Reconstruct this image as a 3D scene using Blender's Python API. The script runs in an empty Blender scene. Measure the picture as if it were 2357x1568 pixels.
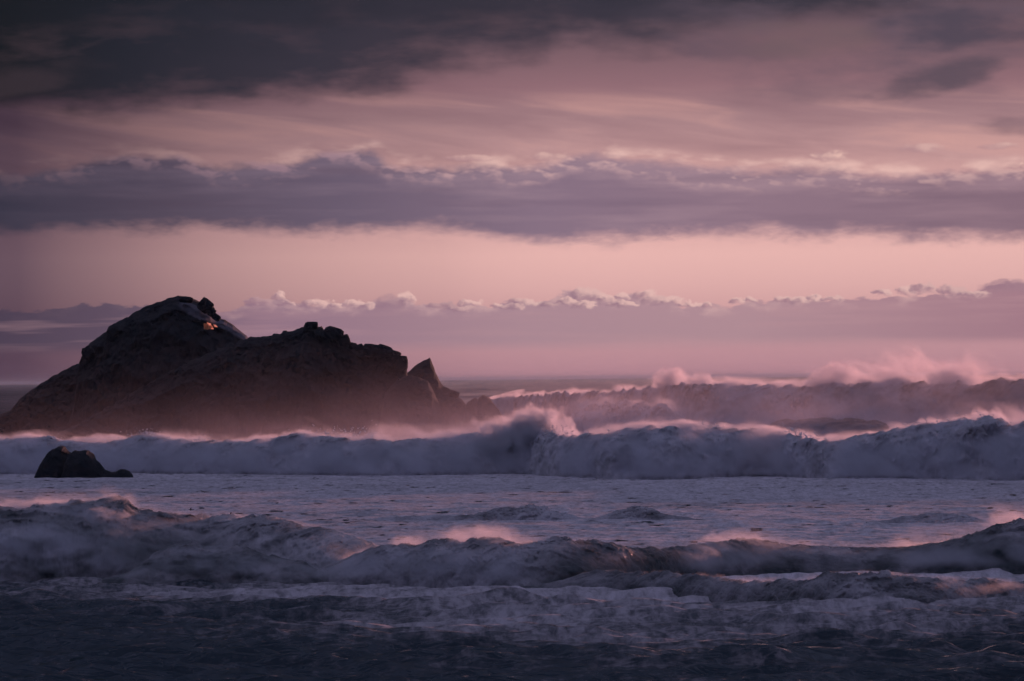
import bpy, math, random
import numpy as np

# ------------------------------------------------------------------ camera
S = bpy.context.scene
COL = S.collection
CAM_H = 8.0                      # camera height over the sea, metres
FP = 9822.0                      # focal length in photo pixels (picture 2357 wide)
DEG = math.degrees(1.0 / FP)     # degrees per photo pixel
ROLL = 0.0098

cam_d = bpy.data.cameras.new('camera')
cam = bpy.data.objects.new('camera', cam_d); COL.objects.link(cam)
cam_d.sensor_width = 36.0; cam_d.lens = 150.0
cam_d.clip_start = 0.5; cam_d.clip_end = 120000
cam.location = (0, 0, CAM_H)
from mathutils import Matrix
pitch = math.atan((872 - 784) / FP)
cam.matrix_world = (Matrix.Translation((0, 0, CAM_H)) @ Matrix.Rotation(math.radians(90) + pitch, 4, 'X')
                    @ Matrix.Rotation(-ROLL, 4, 'Z'))
S.camera = cam

# ------------------------------------------------------------------ node helpers
def lin(c):
    c = c / 255.0
    return c / 12.92 if c <= 0.04045 else ((c + 0.055) / 1.055) ** 2.4
def rgb(r, g, b): return (lin(r), lin(g), lin(b), 1.0)

class V:
    """a float socket with arithmetic"""
    def __init__(s, t, sock): s.t = t; s.s = sock
    def _m(s, op, *o, clamp=False):
        n = s.t.nodes.new('ShaderNodeMath'); n.operation = op; n.use_clamp = clamp
        s.t.links.new(s.s, n.inputs[0])
        for i, v in enumerate(o):
            if isinstance(v, V): s.t.links.new(v.s, n.inputs[i + 1])
            else: n.inputs[i + 1].default_value = v
        return V(s.t, n.outputs[0])
    def __add__(s, o): return s._m('ADD', o)
    __radd__ = __add__
    def __sub__(s, o): return s._m('SUBTRACT', o)
    def __rsub__(s, o): return s._m('MULTIPLY', -1.0)._m('ADD', o)
    def __mul__(s, o): return s._m('MULTIPLY', o)
    __rmul__ = __mul__
    def __truediv__(s, o): return s._m('DIVIDE', o)
    def __pow__(s, o): return s._m('POWER', o)
    def abs(s): return s._m('ABSOLUTE')
    def max(s, o): return s._m('MAXIMUM', o)
    def min(s, o): return s._m('MINIMUM', o)
    def sat(s): return s._m('ADD', 0.0, clamp=True)
    def exp(s): return s._m('EXPONENT')
    def smooth(s, a, b):
        """smooth 0..1 as s goes from a to b (a may exceed b)"""
        n = s.t.nodes.new('ShaderNodeMapRange'); n.interpolation_type = 'SMOOTHSTEP'
        s.t.links.new(s.s, n.inputs[0])
        inv = a > b
        lo, hi = (b, a) if inv else (a, b)
        n.inputs[1].default_value = lo; n.inputs[2].default_value = hi
        n.inputs[3].default_value = 1.0 if inv else 0.0; n.inputs[4].default_value = 0.0 if inv else 1.0
        return V(s.t, n.outputs[0])
    def curve(s, pts, vec=False):
        """piecewise curve through (x, y) points; clamps at both ends"""
        x0, x1 = pts[0][0], pts[-1][0]
        y0 = min(p[1] for p in pts); y1 = max(p[1] for p in pts)
        if y1 - y0 < 1e-9: y1 = y0 + 1
        u = ((s - x0) * (1.0 / (x1 - x0))).sat()
        n = s.t.nodes.new('ShaderNodeFloatCurve'); s.t.links.new(u.s, n.inputs['Value'])
        cv = n.mapping.curves[0]; n.mapping.use_clip = False
        P = [((x - x0) / (x1 - x0), (y - y0) / (y1 - y0)) for x, y in pts]
        cv.points[0].location = P[0]; cv.points[1].location = P[-1]
        for p in P[1:-1]: cv.points.new(*p)
        for p in cv.points: p.handle_type = 'AUTO_CLAMPED'
        n.mapping.update()
        return V(s.t, n.outputs[0]) * (y1 - y0) + y0
    def ramp(s, pts):
        x0, x1 = pts[0][0], pts[-1][0]
        u = ((s - x0) * (1.0 / (x1 - x0)))
        n = s.t.nodes.new('ShaderNodeValToRGB'); s.t.links.new(u.s, n.inputs[0])
        el = n.color_ramp.elements
        el[0].position = 0; el[0].color = rgb(*pts[0][1]); el[1].position = 1; el[1].color = rgb(*pts[-1][1])
        for x, c in pts[1:-1]:
            e = el.new((x - x0) / (x1 - x0)); e.color = rgb(*c)
        return Cc(s.t, n.outputs[0])
class Cc:
    def __init__(s, t, sock): s.t = t; s.s = sock
    def mix(s, o, f):
        n = s.t.nodes.new('ShaderNodeMix'); n.data_type = 'RGBA'; n.clamp_factor = True
        if isinstance(f, V): s.t.links.new(f.s, n.inputs[0])
        else: n.inputs[0].default_value = f
        s.t.links.new(s.s, n.inputs[6])
        if isinstance(o, Cc): s.t.links.new(o.s, n.inputs[7])
        else: n.inputs[7].default_value = o
        return Cc(s.t, n.outputs[2])
    def scale(s, f):
        n = s.t.nodes.new('ShaderNodeVectorMath'); n.operation = 'SCALE'
        s.t.links.new(s.s, n.inputs[0])
        if isinstance(f, V): s.t.links.new(f.s, n.inputs['Scale'])
        else: n.inputs['Scale'].default_value = f
        return Cc(s.t, n.outputs[0])
    def add(s, o):
        n = s.t.nodes.new('ShaderNodeVectorMath'); n.operation = 'ADD'
        s.t.links.new(s.s, n.inputs[0]); s.t.links.new(o.s, n.inputs[1])
        return Cc(s.t, n.outputs[0])
def vec(t, x, y, z=0.0):
    n = t.nodes.new('ShaderNodeCombineXYZ')
    for i, v in enumerate((x, y, z)):
        if isinstance(v, V): t.links.new(v.s, n.inputs[i])
        else: n.inputs[i].default_value = v
    return n.outputs[0]
def noise(t, v, scale=1.0, detail=3.0, rough=0.5, dist=0.0, dim='3D'):
    n = t.nodes.new('ShaderNodeTexNoise'); n.noise_dimensions = dim
    t.links.new(v, n.inputs['Vector'])
    n.inputs['Scale'].default_value = scale; n.inputs['Detail'].default_value = detail
    n.inputs['Roughness'].default_value = rough; n.inputs['Distortion'].default_value = dist
    return V(t, n.outputs[0])
def sep(t, v):
    n = t.nodes.new('ShaderNodeSeparateXYZ'); t.links.new(v, n.inputs[0])
    return [V(t, o) for o in n.outputs]

# ------------------------------------------------------------------ sky
SUN_AZ, SUN_EL = math.radians(28), math.radians(4.3)     # azimuth to the right of the view
W = bpy.data.worlds.new('World'); S.world = W; W.use_nodes = True
t = W.node_tree; t.nodes.clear()
out = t.nodes.new('ShaderNodeOutputWorld'); bg = t.nodes.new('ShaderNodeBackground')
t.links.new(bg.outputs[0], out.inputs[0])
tc = t.nodes.new('ShaderNodeTexCoord')
dx, dy, dz = sep(t, tc.outputs['Generated'])
az = dx._m('ARCTAN2', dy) * (FP)            # angle to the right of the view, in units of 1/9822 rad
el = dz._m('ARCSINE') * (FP)                # elevation, same unit
X = az + 1178.0
Y = 872.0 - el
def wp(pts):    # heights read in the tilted photograph, levelled
    return [(x, y + ROLL * (x - 1178)) for x, y in pts]
def nz(sx, sy, detail=3, rough=.5, seed=0.0, dist=0.0, xx=None, yy=None):
    return noise(t, vec(t, (X if xx is None else xx) * (1.0 / sx), (Y if yy is None else yy) * (1.0 / sy), seed), 1.0, detail, rough, dist) - 0.5

# open sky and high thin cloud
skyc = Y.ramp([(-5200, (104, 116, 150)), (-3000, (100, 110, 142)), (-1500, (84, 88, 112)), (-600, (66, 66, 84)), (0, (96, 80, 90)), (100, (118, 92, 100)),
               (200, (146, 110, 117)), (270, (166, 130, 133)), (330, (184, 144, 144)), (400, (205, 160, 156)), (500, (218, 170, 166)),
               (590, (232, 183, 176)), (650, (224, 176, 171)), (730, (206, 158, 158)), (800, (192, 146, 152)), (872, (184, 137, 147)), (1000, (150, 115, 125))])
streak = nz(420, 50, 4, .5, 3.3, dist=.4, yy=Y - X * 0.10)
skyc = skyc.mix(rgb(226, 172, 160), (streak * 3.0).sat() * Y.smooth(190, 260) * Y.smooth(420, 340) * 0.62)
skyc = skyc.mix(rgb(130, 98, 108), (streak * -2.6).sat() * Y.smooth(120, 220) * Y.smooth(420, 330) * 0.7)

# low cloud bank on the horizon, its top in lit billows
wob = nz(120, 60, 2, .5, 21.0)
topB = X.curve(wp([(-400, 720), (0, 722), (120, 716), (250, 704), (340, 712), (480, 722), (560, 708), (620, 694), (660, 700), (760, 706), (840, 700), (925, 690),
                   (960, 705), (1060, 708), (1180, 700), (1260, 693), (1340, 675), (1400, 690), (1480, 683), (1550, 700), (1640, 708), (1760, 697), (1880, 694),
                   (2000, 690), (2100, 683), (2200, 676), (2270, 668), (2357, 650), (2700, 660)]))
bil = nz(46, 26, 4, .55, 5.0) + .5
dB = Y - topB + (bil - 0.5) * 44.0 + 5.0           # >0 inside
mB = dB.smooth(-2, 6) * (Y + nz(900, 30, 2, .5, 40.0) * 26).smooth(812, 778)
colB = X.ramp([(-300, (56, 50, 66)), (0, (74, 62, 80)), (300, (94, 78, 96)), (620, (144, 114, 132)), (1200, (170, 136, 147)), (1700, (176, 140, 149)), (2357, (162, 122, 135)), (3200, (170, 125, 135))])
colB = colB.mix(rgb(188, 146, 152), (nz(420, 26, 3, .5, 12.0) * 3.4).sat() * 0.55)
skyc_left = X.curve([(-2500, .10), (-700, .13), (0, .17), (130, .26), (300, .40), (600, .66), (1000, .86), (1500, 1.0), (2357, 1.0), (5000, 1.15), (9000, .85), (20000, .4)])
tint = t.nodes.new('ShaderNodeVectorMath'); tint.operation = 'MULTIPLY'
t.links.new(skyc.s, tint.inputs[0]); t.links.new(vec(t, skyc_left, skyc_left * .97 + .008, skyc_left * .90 + .10), tint.inputs[1])
skyc = Cc(t, tint.outputs[0])
litB = dB.smooth(34, 4) * (nz(60, 30, 3, .5, 15.0) * 5 + .3).sat() * X.curve([(0, .02), (400, .08), (560, .5), (1000, .6), (2357, .6)])
colB = colB.mix(rgb(222, 180, 176), litB * 0.7)
skyc = skyc.mix(colB, mB * 0.95)
# heaped cloud tops, each with its bright side to the sun
pn1 = nz(30, 22, 4, .6, 93.0); pn2 = nz(26, 20, 4, .6, 95.0)
PUFFS = [(597, 700, 34, 14, .25), (642, 686, 15, 15, 1.0), (663, 700, 22, 9, .6), (724, 702, 32, 13, .85), (775, 706, 22, 10, .9), (812, 702, 26, 12, .95), (845, 706, 18, 10, .7), (899, 702, 34, 22, .12), (936, 692, 19, 23, 1.1), (1018, 708, 40, 12, .25),
         (1084, 700, 28, 10, .9), (1060, 712, 30, 8, .5), (1147, 706, 16, 8, .9), (1205, 699, 36, 13, .8), (1180, 708, 30, 9, .6), (1262, 704, 26, 10, .4), (1352, 682, 38, 19, .75), (1304, 697, 23, 13, .95), (1344, 704, 26, 11, .9), (1392, 690, 22, 13, .8),
         (1429, 684, 19, 10, .95), (1484, 680, 24, 13, 1.0), (1510, 694, 32, 13, .7), (1436, 702, 34, 9, .9), (1545, 695, 26, 10, .8), (1590, 702, 28, 7, .9), (1631, 703, 16, 5, .8), (1694, 694, 22, 8, .8), (1729, 692, 15, 8, .8), (1799, 690, 22, 9, .8),
         (1834, 694, 34, 10, .8), (1873, 690, 18, 10, .9), (1914, 690, 26, 7, .7), (2029, 676, 22, 11, .8), (2084, 672, 20, 12, .8), (2126, 668, 30, 15, .6), (2189, 674, 32, 15, .6), (2239, 680, 34, 9, .7), (2320, 664, 60, 20, .0), (352, 714, 22, 8, .6), (408, 720, 24, 7, .3)]
XP = X + pn1 * 52.0; YP = Y + pn2 * 30.0; pl_ = pn1 * 1.2
for (px, py, rx, ry, lt) in PUFFS:
    rx *= 1.12; ry *= 1.12
    e = (XP - px) * (1 / rx)
    f = (YP - (py + ROLL * (px - 1178))) * (1 / ry)
    q = 1.0 - (e * e + f * f)
    sh = (e * .55 - f * .6 + pl_ + (.05 + lt * .25)).smooth(-.25, .75)
    mk = q.smooth(-.15, .45) * f.smooth(.8, -.2)
    dim = 'pc'
    base = (150, 116, 132) if px > 560 else (100, 82, 98)
    top = (227, 185, 179) if px > 560 else (150, 116, 124)
    pc_ = Cc(t, None); rr = t.nodes.new('ShaderNodeMix'); rr.data_type = 'RGBA'
    t.links.new((sh * min(1, lt + .15)).s, rr.inputs[0]); rr.inputs[6].default_value = rgb(*base); rr.inputs[7].default_value = rgb(*top)
    skyc = skyc.mix(Cc(t, rr.outputs[2]), mk * (.85 if lt > .2 else .6))

# the long middle bank
topA = X.curve(wp([(-500, 430), (0, 402), (130, 392), (250, 366), (340, 360), (420, 364), (520, 380), (640, 372), (740, 356), (820, 345), (880, 362), (980, 384), (1100, 378), (1200, 384), (1290, 370),
                   (1360, 352), (1430, 360), (1500, 372), (1620, 384), (1750, 390), (1850, 388), (1960, 396), (2080, 404), (2180, 396), (2290, 392), (2357, 390), (2900, 400)]))
botA = X.curve(wp([(-500, 526), (0, 536), (200, 532), (400, 528), (540, 524), (640, 534), (800, 536), (920, 534), (1010, 528), (1090, 536), (1180, 550), (1300, 556), (1430, 552), (1540, 544), (1660, 540),
                   (1760, 538), (1850, 546), (1960, 540), (2060, 546), (2200, 552), (2357, 552), (2900, 560)]))
w1 = nz(260, 70, 4, .55, 31.0); w2s = nz(34, 16, 3, .6, 35.0); w2 = nz(100, 50, 3, .55, 33.0); w2b = nz(100, 50, 3, .55, 33.0, xx=X + 14, yy=Y - 10)
dA = Y - topA + w1 * 12 + w2 * 40 + w2s * 16
uA = botA - Y + w1 * 18 + nz(120, 46, 5, .6, 36.0) * 70 + nz(40, 18, 3, .6, 37.0) * 24
mA = dA.smooth(-10, 18) * uA.smooth(-22, 30)
rim = ((dA + 8) * (1 / 17.0)); rim = (rim * rim * -1.0).exp() * (nz(120, 46, 3, .5, 44.0) * 6 + 0.15).sat() * X.curve([(200, .12), (600, .3), (1000, .8), (1300, 1), (2357, .9)])
skyc = skyc.mix(rgb(240, 198, 188), rim * 0.6)
colA = X.ramp([(-400, (44, 44, 60)), (0, (56, 54, 70)), (400, (78, 70, 88)), (800, (98, 87, 108)), (1250, (128, 108, 128)), (1700, (138, 113, 130)), (2357, (128, 103, 119)), (3200, (126, 100, 112))])
colA = colA.mix(X.ramp([(0, (74, 66, 82)), (700, (120, 104, 122)), (1300, (166, 138, 150)), (2357, (158, 128, 140))]), ((dA.smooth(74, 14) * 0.8) + nz(340, 38, 3, .5, 51.0) * 2.4).sat() * 0.8)
colA = colA.mix(X.ramp([(0, (46, 46, 62)), (1300, (112, 94, 116)), (2357, (112, 90, 108))]), (nz(560, 40, 3, .5, 54.0) * 3.4).sat() * 0.75)
colA = colA.mix(X.ramp([(0, (90, 74, 86)), (700, (160, 128, 140)), (1300, (216, 174, 172)), (2357, (206, 166, 164))]), ((w2 - w2b) * 8.0 + .05).sat() * dA.smooth(60, 6) * 0.85)
skyc = skyc.mix(colA, mA * 0.94)
# separate lit cumulus puff above the bank
for (px, py, rx, ry) in ((1912, 360, 46, 17), (2120, 344, 60, 12), (2352, 386, 40, 10), (1090, 366, 80, 10), (1260, 362, 50, 12), (2300, 340, 70, 9)):
    e = ((X - px) * (1 / rx)) ; f = ((Y - (py + ROLL * (px - 1178))) * (1 / ry))
    q = (e * e + f * f) * -1 + 1.0 + (bil - .5) * 3.0
    sh = (e * .5 - f * .5 + (bil - .5) * 3 + .5).sat()
    skyc = skyc.mix(rgb(168, 130, 138), q.smooth(0.0, 0.9) * 0.55)
    skyc = skyc.mix(rgb(238, 194, 182), q.smooth(0.0, 0.9) * sh * (0.85 if px in (1912, 2352) else .45))

# dark cloud overhead
edge = X.curve(wp([(-900, 300), (-200, 262), (0, 250), (230, 244), (420, 236), (520, 246), (600, 226), (760, 208), (860, 206), (960, 182), (1080, 150), (1180, 140), (1260, 126), (1330, 92), (1500, 98), (1620, 82),
                   (1800, 66), (1950, 34), (2100, 10), (2357, -20), (3500, -200)]))
w3 = nz(420, 120, 4, .55, 61.0); w4 = nz(150, 60, 4, .55, 64.0)
dC = edge - Y + w3 * 150 + w4 * 90 + nz(60, 30, 4, .6, 66.0) * 30
mC = dC.smooth(-40, 62)
colC = X.ramp([(-500, (22, 26, 32)), (0, (26, 29, 34)), (300, (33, 37, 47)), (700, (48, 48, 60)), (1150, (62, 56, 68)), (1700, (56, 54, 66)), (2357, (62, 58, 70)), (4000, (80, 72, 84))])
colC = colC.mix(X.ramp([(0, (66, 54, 60)), (700, (80, 64, 74)), (1300, (108, 84, 92)), (2357, (104, 86, 94))]), (nz(300, 90, 5, .6, 71.0) * 4.6 + 0.02).sat() * Y.smooth(-150, 120) * 0.8)
colC = colC.mix(X.ramp([(0, (24, 28, 34)), (1300, (42, 44, 56)), (2357, (44, 46, 56))]), (Y + nz(260, 70, 4, .6, 75.0) * 220).smooth(130, -60) * 0.75)
# higher up the cover breaks and lets the blue evening sky through
hi = Y.smooth(-900, -6000)
colC = colC.mix(rgb(88, 92, 120), hi * 0.55)
brk = (noise(t, vec(t, dx * 3.0, dy * 3.0, dz * 7.0), 1.0, 5, .55) - .36) * 3.0
ns = t.nodes.new('ShaderNodeTexSky'); ns.sky_type = 'NISHITA'; ns.sun_disc = False
ns.sun_elevation = SUN_EL; ns.sun_rotation = SUN_AZ
nish = Cc(t, ns.outputs[0]).scale(0.10)
colC = colC.mix(Y.ramp([(-15000, (148, 148, 182)), (-7000, (138, 138, 170)), (-3500, (112, 118, 156)), (-900, (74, 76, 98)), (0, (64, 64, 78))]), hi * brk.sat())
skyc = skyc.mix(colC, mC * 0.93)
# away from the sunset the sky goes over to plain blue dusk under grey cloud
back = (dy * 1.0).smooth(.45, -.25)
dusk = Y.ramp([(-15000, (140, 142, 176)), (-6000, (116, 116, 146)), (-2500, (90, 98, 130)), (-900, (74, 84, 112)), (600, (82, 88, 114)), (872, (86, 88, 112))])
skyc = skyc.mix(dusk.mix(rgb(60, 66, 84), (brk * -1.0 + .6).sat() * .6), back * Y.smooth(-15400, -9000))
skyc = skyc.mix(rgb(100, 84, 97), (nz(330, 110, 5, .58, 81.0) * 4.5 + .25).sat() * X.smooth(1300, 1900) * Y.smooth(300, 120) * Y.smooth(-900, -200) * .75)
# ragged dark scraps at the upper right
def scrap(px, py, rx, ry, tilt, col, a):
    global skyc
    py = py + ROLL * (px - 1178)
    xx = X - px; yy = Y - py - xx * tilt
    e = xx * (1 / rx); f = yy * (1 / ry)
    q = (e * e + f * f) * -1 + 1.0 + w4 * 3.6 + w3 * 2.2
    skyc = skyc.mix(rgb(*col), q.smooth(-0.7, 1.1) * a)
scrap(2180, 180, 160, 34, -.26, (88, 76, 88), .8)
scrap(2230, 72, 190, 44, .0, (78, 70, 84), .85)
scrap(1920, 214, 150, 26, .0, (124, 98, 108), .55)
scrap(1700, 105, 150, 36, .05, (100, 82, 94), .6)
scrap(2330, 296, 90, 20, .0, (124, 98, 108), .6)
scrap(20, 190, 190, 34, -.12, (66, 54, 61), .5)
scrap(1840, 90, 170, 44, .0, (120, 96, 100), .55)
t.links.new(skyc.s, bg.inputs[0]); bg.inputs[1].default_value = 1.0
W.cycles.sampling_method = 'MANUAL'; W.cycles.sample_map_resolution = 256

sun_d = bpy.data.lights.new('sun', 'SUN'); sun = bpy.data.objects.new('sun', sun_d); COL.objects.link(sun)
sun_d.energy = 2.9; sun_d.angle = math.radians(0.5); sun_d.color = (1.0, 0.41, 0.355)
sd = (math.sin(SUN_AZ) * math.cos(SUN_EL), math.cos(SUN_AZ) * math.cos(SUN_EL), math.sin(SUN_EL))
from mathutils import Vector
sun.rotation_euler = Vector(sd).to_track_quat('Z', 'Y').to_euler()
S.view_settings.view_transform = 'Standard'; S.view_settings.look = 'None'
S.view_settings.exposure = 0; S.view_settings.gamma = 1; S.view_settings.use_curve_mapping = False

# ================================================================== numpy noise
rng = np.random.default_rng(7)
_P = rng.permutation(4096).astype(np.int64)
_G = rng.normal(size=(4096, 3)); _G /= np.linalg.norm(_G, axis=1)[:, None]; _G = _G.astype(np.float32)
def gn(x, y, z=0.0):
    """3D gradient noise, about -0.7..0.7"""
    x, y, z = np.broadcast_arrays(np.asarray(x, float), y, z)
    xi = np.floor(x).astype(np.int64); yi = np.floor(y).astype(np.int64); zi = np.floor(z).astype(np.int64)
    xf = (x - xi).astype(np.float32); yf = (y - yi).astype(np.float32); zf = (z - zi).astype(np.float32)
    u = xf * xf * xf * (xf * (xf * 6 - 15) + 10); v = yf * yf * yf * (yf * (yf * 6 - 15) + 10); w = zf * zf * zf * (zf * (zf * 6 - 15) + 10)
    r = 0
    for i in (0, 1):
        wx = u if i else 1 - u
        for j in (0, 1):
            wy = v if j else 1 - v
            for k in (0, 1):
                wz = w if k else 1 - w
                h = _P[(_P[(_P[(xi + i) & 4095] + yi + j) & 4095] + zi + k) & 4095]
                g = _G[h]
                r = r + wx * wy * wz * (g[..., 0] * (xf - i) + g[..., 1] * (yf - j) + g[..., 2] * (zf - k))
    return r
def fbm(x, y, z=0.0, o=4, lac=2.03, gain=.5, kind=''):
    s = 0; a = 1.0; f = 1.0; n = 0
    for i in range(o):
        v = gn(x * f + 17.3 * i, y * f - 9.1 * i, z * f + 4.7 * i) * 1.6
        if kind == 'billow': v = np.abs(v) * 2 - .55
        if kind == 'ridge': v = .55 - np.abs(v) * 2
        s = s + a * v; n += a; a *= gain; f *= lac
    return s / n
def sst(x, a, b):
    q = np.clip((x - a) / (b - a), 0, 1); return q * q * (3 - 2 * q)

# ================================================================== placing by photo position
def lev(X, Y): return Y + ROLL * (np.asarray(X, float) - 1178)
def depth_of(X, Y): return CAM_H * FP / (lev(X, Y) - 872)          # distance of a point of the sea seen at X, Y
def wx(X, D): return D * np.tan((np.asarray(X, float) - 1178) / FP)
def wz(X, Y, D): return CAM_H + D * (872 - lev(X, Y)) / FP

# ================================================================== mesh helpers
def grid_mesh(name, P, mat, parent=None, attrs=None, smooth=True):
    """P: (rows, cols, 3) -> one mesh object"""
    R, Cn = P.shape[:2]
    me = bpy.data.meshes.new(name)
    me.vertices.add(R * Cn); me.vertices.foreach_set('co', P.reshape(-1).astype(np.float32))
    idx = np.arange(R * Cn, dtype=np.int32).reshape(R, Cn)
    q = np.stack([idx[:-1, :-1], idx[:-1, 1:], idx[1:, 1:], idx[1:, :-1]], -1).reshape(-1, 4)
    me.loops.add(q.size); me.loops.foreach_set('vertex_index', q.reshape(-1))
    me.polygons.add(len(q)); me.polygons.foreach_set('loop_start', np.arange(0, q.size, 4, dtype=np.int32))
    me.update(calc_edges=True)
    me.polygons.foreach_set('use_smooth', np.full(len(q), smooth))
    for k, a in (attrs or {}).items():
        at = me.attributes.new(k, 'FLOAT', 'POINT'); at.data.foreach_set('value', a.reshape(-1).astype(np.float32))
    me.materials.append(mat)
    o = bpy.data.objects.new(name, me); COL.objects.link(o)
    if parent: o.parent = parent
    return o
def raw_mesh(name, verts, faces, mat, parent=None, smooth=False):
    me = bpy.data.meshes.new(name); me.from_pydata([tuple(v) for v in verts], [], [tuple(f) for f in faces]); me.update()
    if smooth: me.polygons.foreach_set('use_smooth', [True] * len(me.polygons))
    me.materials.append(mat)
    o = bpy.data.objects.new(name, me); COL.objects.link(o)
    if parent: o.parent = parent
    return o
def tag(o, label=None, cat=None, group=None, kind=None):
    for k, v in (('label', label), ('category', cat), ('group', group), ('kind', kind)):
        if v: o[k] = v
    return o
def empty(name, loc=(0, 0, 0)):
    o = bpy.data.objects.new(name, None); COL.objects.link(o); o.location = loc; return o
def settle(root, loc):
    """move a thing's empty to its base, leaving its parts where they are"""
    root.location = loc
    for c in root.children: c.matrix_parent_inverse = Matrix.Translation(-Vector(loc))

# ================================================================== materials
def new_mat(name):
    m = bpy.data.materials.new(name); m.use_nodes = True; t = m.node_tree; t.nodes.clear()
    o = t.nodes.new('ShaderNodeOutputMaterial'); return m, t, o

def water_mat(name, foam_rgb, deep_rgb, bump=.5, fb=.18, ps=(.9, .38, .9), soft=.75, wave=False):
    m, t, o = new_mat(name)
    p = t.nodes.new('ShaderNodeBsdfPrincipled'); f = t.nodes.new('ShaderNodeBsdfPrincipled'); mx = t.nodes.new('ShaderNodeMixShader')
    g = t.nodes.new('ShaderNodeNewGeometry'); pos = g.outputs['Position']
    x, y, z = sep(t, pos)
    a = t.nodes.new('ShaderNodeAttribute'); a.attribute_name = 'foam'
    fo = V(t, a.outputs['Fac'])
    n1 = noise(t, vec(t, x * ps[0], y * ps[1], z * ps[2]), 1.0, 6, .62, .9)         # lace and patches
    n2 = noise(t, vec(t, x * ps[0] * 4.0, y * ps[1] * 3.5, z * ps[2] * 4), 1.0, 5, .6, .5)
    th = (n1 * .62 + n2 * .38)
    k = (th - 0.5) * 3.0 + (fo - 0.5) * 2.6 + .1
    lines = ((noise(t, vec(t, x * ps[0] * .38, y * ps[1] * 2.4, z * ps[2] + 40), 1.0, 4, .6, 1.2) - .5).abs() * -1.0 + .055) * 14.0
    k = k + lines.sat() * (1.0 - fo) * .9
    mask = k.smooth(-.2 - soft * .5, soft)
    # water
    p.inputs['Base Color'].default_value = deep_rgb; p.inputs['Roughness'].default_value = .12
    p.inputs['IOR'].default_value = 1.33
    if wave: p.inputs['Roughness'].default_value = .28
    bn = noise(t, vec(t, x * 1.0, y * 2.2, z * 1.6), 1.0, 3, .55, .5)
    bp = t.nodes.new('ShaderNodeBump'); t.links.new((y.smooth(450, 1200) * (1.0 - bump) + bump).s, bp.inputs['Strength']); bp.inputs['Distance'].default_value = .5
    t.links.new(bn.s, bp.inputs['Height']); t.links.new(bp.outputs[0], p.inputs['Normal'])
    # foam: rough, milky, broken by grey water between the bubbles
    cf = Cc(t, None)
    v = (n2 - .5) * 2.4 + (n1 - .5) * 2.2 + .6
    mixc = t.nodes.new('ShaderNodeMix'); mixc.data_type = 'RGBA'; mixc.clamp_factor = True
    t.links.new(v.s, mixc.inputs[0]); mixc.inputs[6].default_value = tuple(c * .5 for c in foam_rgb[:3]) + (1,); mixc.inputs[7].default_value = foam_rgb
    thin = Cc(t, mixc.outputs[2]).scale(fo.smooth(.15, 1.0) * .74 + .26)
    t.links.new(thin.s, f.inputs['Base Color']); f.inputs['Roughness'].default_value = .75
    f.inputs['Specular IOR Level'].default_value = .25
    bn2 = noise(t, vec(t, x * 1.6, y * 1.3, z * 1.6), 1.0, 6, .62, .6)
    b2 = t.nodes.new('ShaderNodeBump'); b2.inputs['Strength'].default_value = fb; b2.inputs['Distance'].default_value = .35
    t.links.new(bn2.s, b2.inputs['Height']); t.links.new(b2.outputs[0], f.inputs['Normal'])
    t.links.new(mask.s, mx.inputs[0]); t.links.new(p.outputs[0], mx.inputs[1]); t.links.new(f.outputs[0], mx.inputs[2])
    t.links.new(mx.outputs[0], o.inputs['Surface'])
    return m
M_SEA = water_mat('sea_water', (.76, .71, .77, 1), (.008, .027, .042, 1))
M_WAVE = water_mat('breaker_water', (.60, .57, .62, 1), (.010, .028, .034, 1), .28, .25, (.32, .24, .4), 1.1, True)

def rock_mat():
    m, t, o = new_mat('dark_rock')
    p = t.nodes.new('ShaderNodeBsdfPrincipled'); t.links.new(p.outputs[0], o.inputs['Surface'])
    g = t.nodes.new('ShaderNodeNewGeometry'); x, y, z = sep(t, g.outputs['Position'])
    n = noise(t, vec(t, x * .35, y * .35, z * .5), 1.0, 6, .6)
    n2 = noise(t, vec(t, x * 1.8, y * 1.8, z * 2.6), 1.0, 6, .65, .5)
    a = t.nodes.new('ShaderNodeAttribute'); a.attribute_name = 'pale'; pale = V(t, a.outputs['Fac'])
    c = n.ramp([(.3, (32, 38, 44)), (.5, (37, 43, 49)), (.7, (44, 49, 55))])
    c = c.mix(rgb(24, 28, 26), n2.smooth(.5, .7) * .6)
    c = c.mix(rgb(104, 104, 114), (pale + (n2 - .5) * 1.6).smooth(.35, .8) * pale)
    t.links.new(c.s, p.inputs['Base Color']); p.inputs['Roughness'].default_value = .9; p.inputs['Specular IOR Level'].default_value = .15
    b = t.nodes.new('ShaderNodeBump'); b.inputs['Strength'].default_value = .35; b.inputs['Distance'].default_value = .3
    t.links.new((n2 * .6 + n * .4).s, b.inputs['Height']); t.links.new(b.outputs[0], p.inputs['Normal'])
    return m
M_ROCK = rock_mat()

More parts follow.
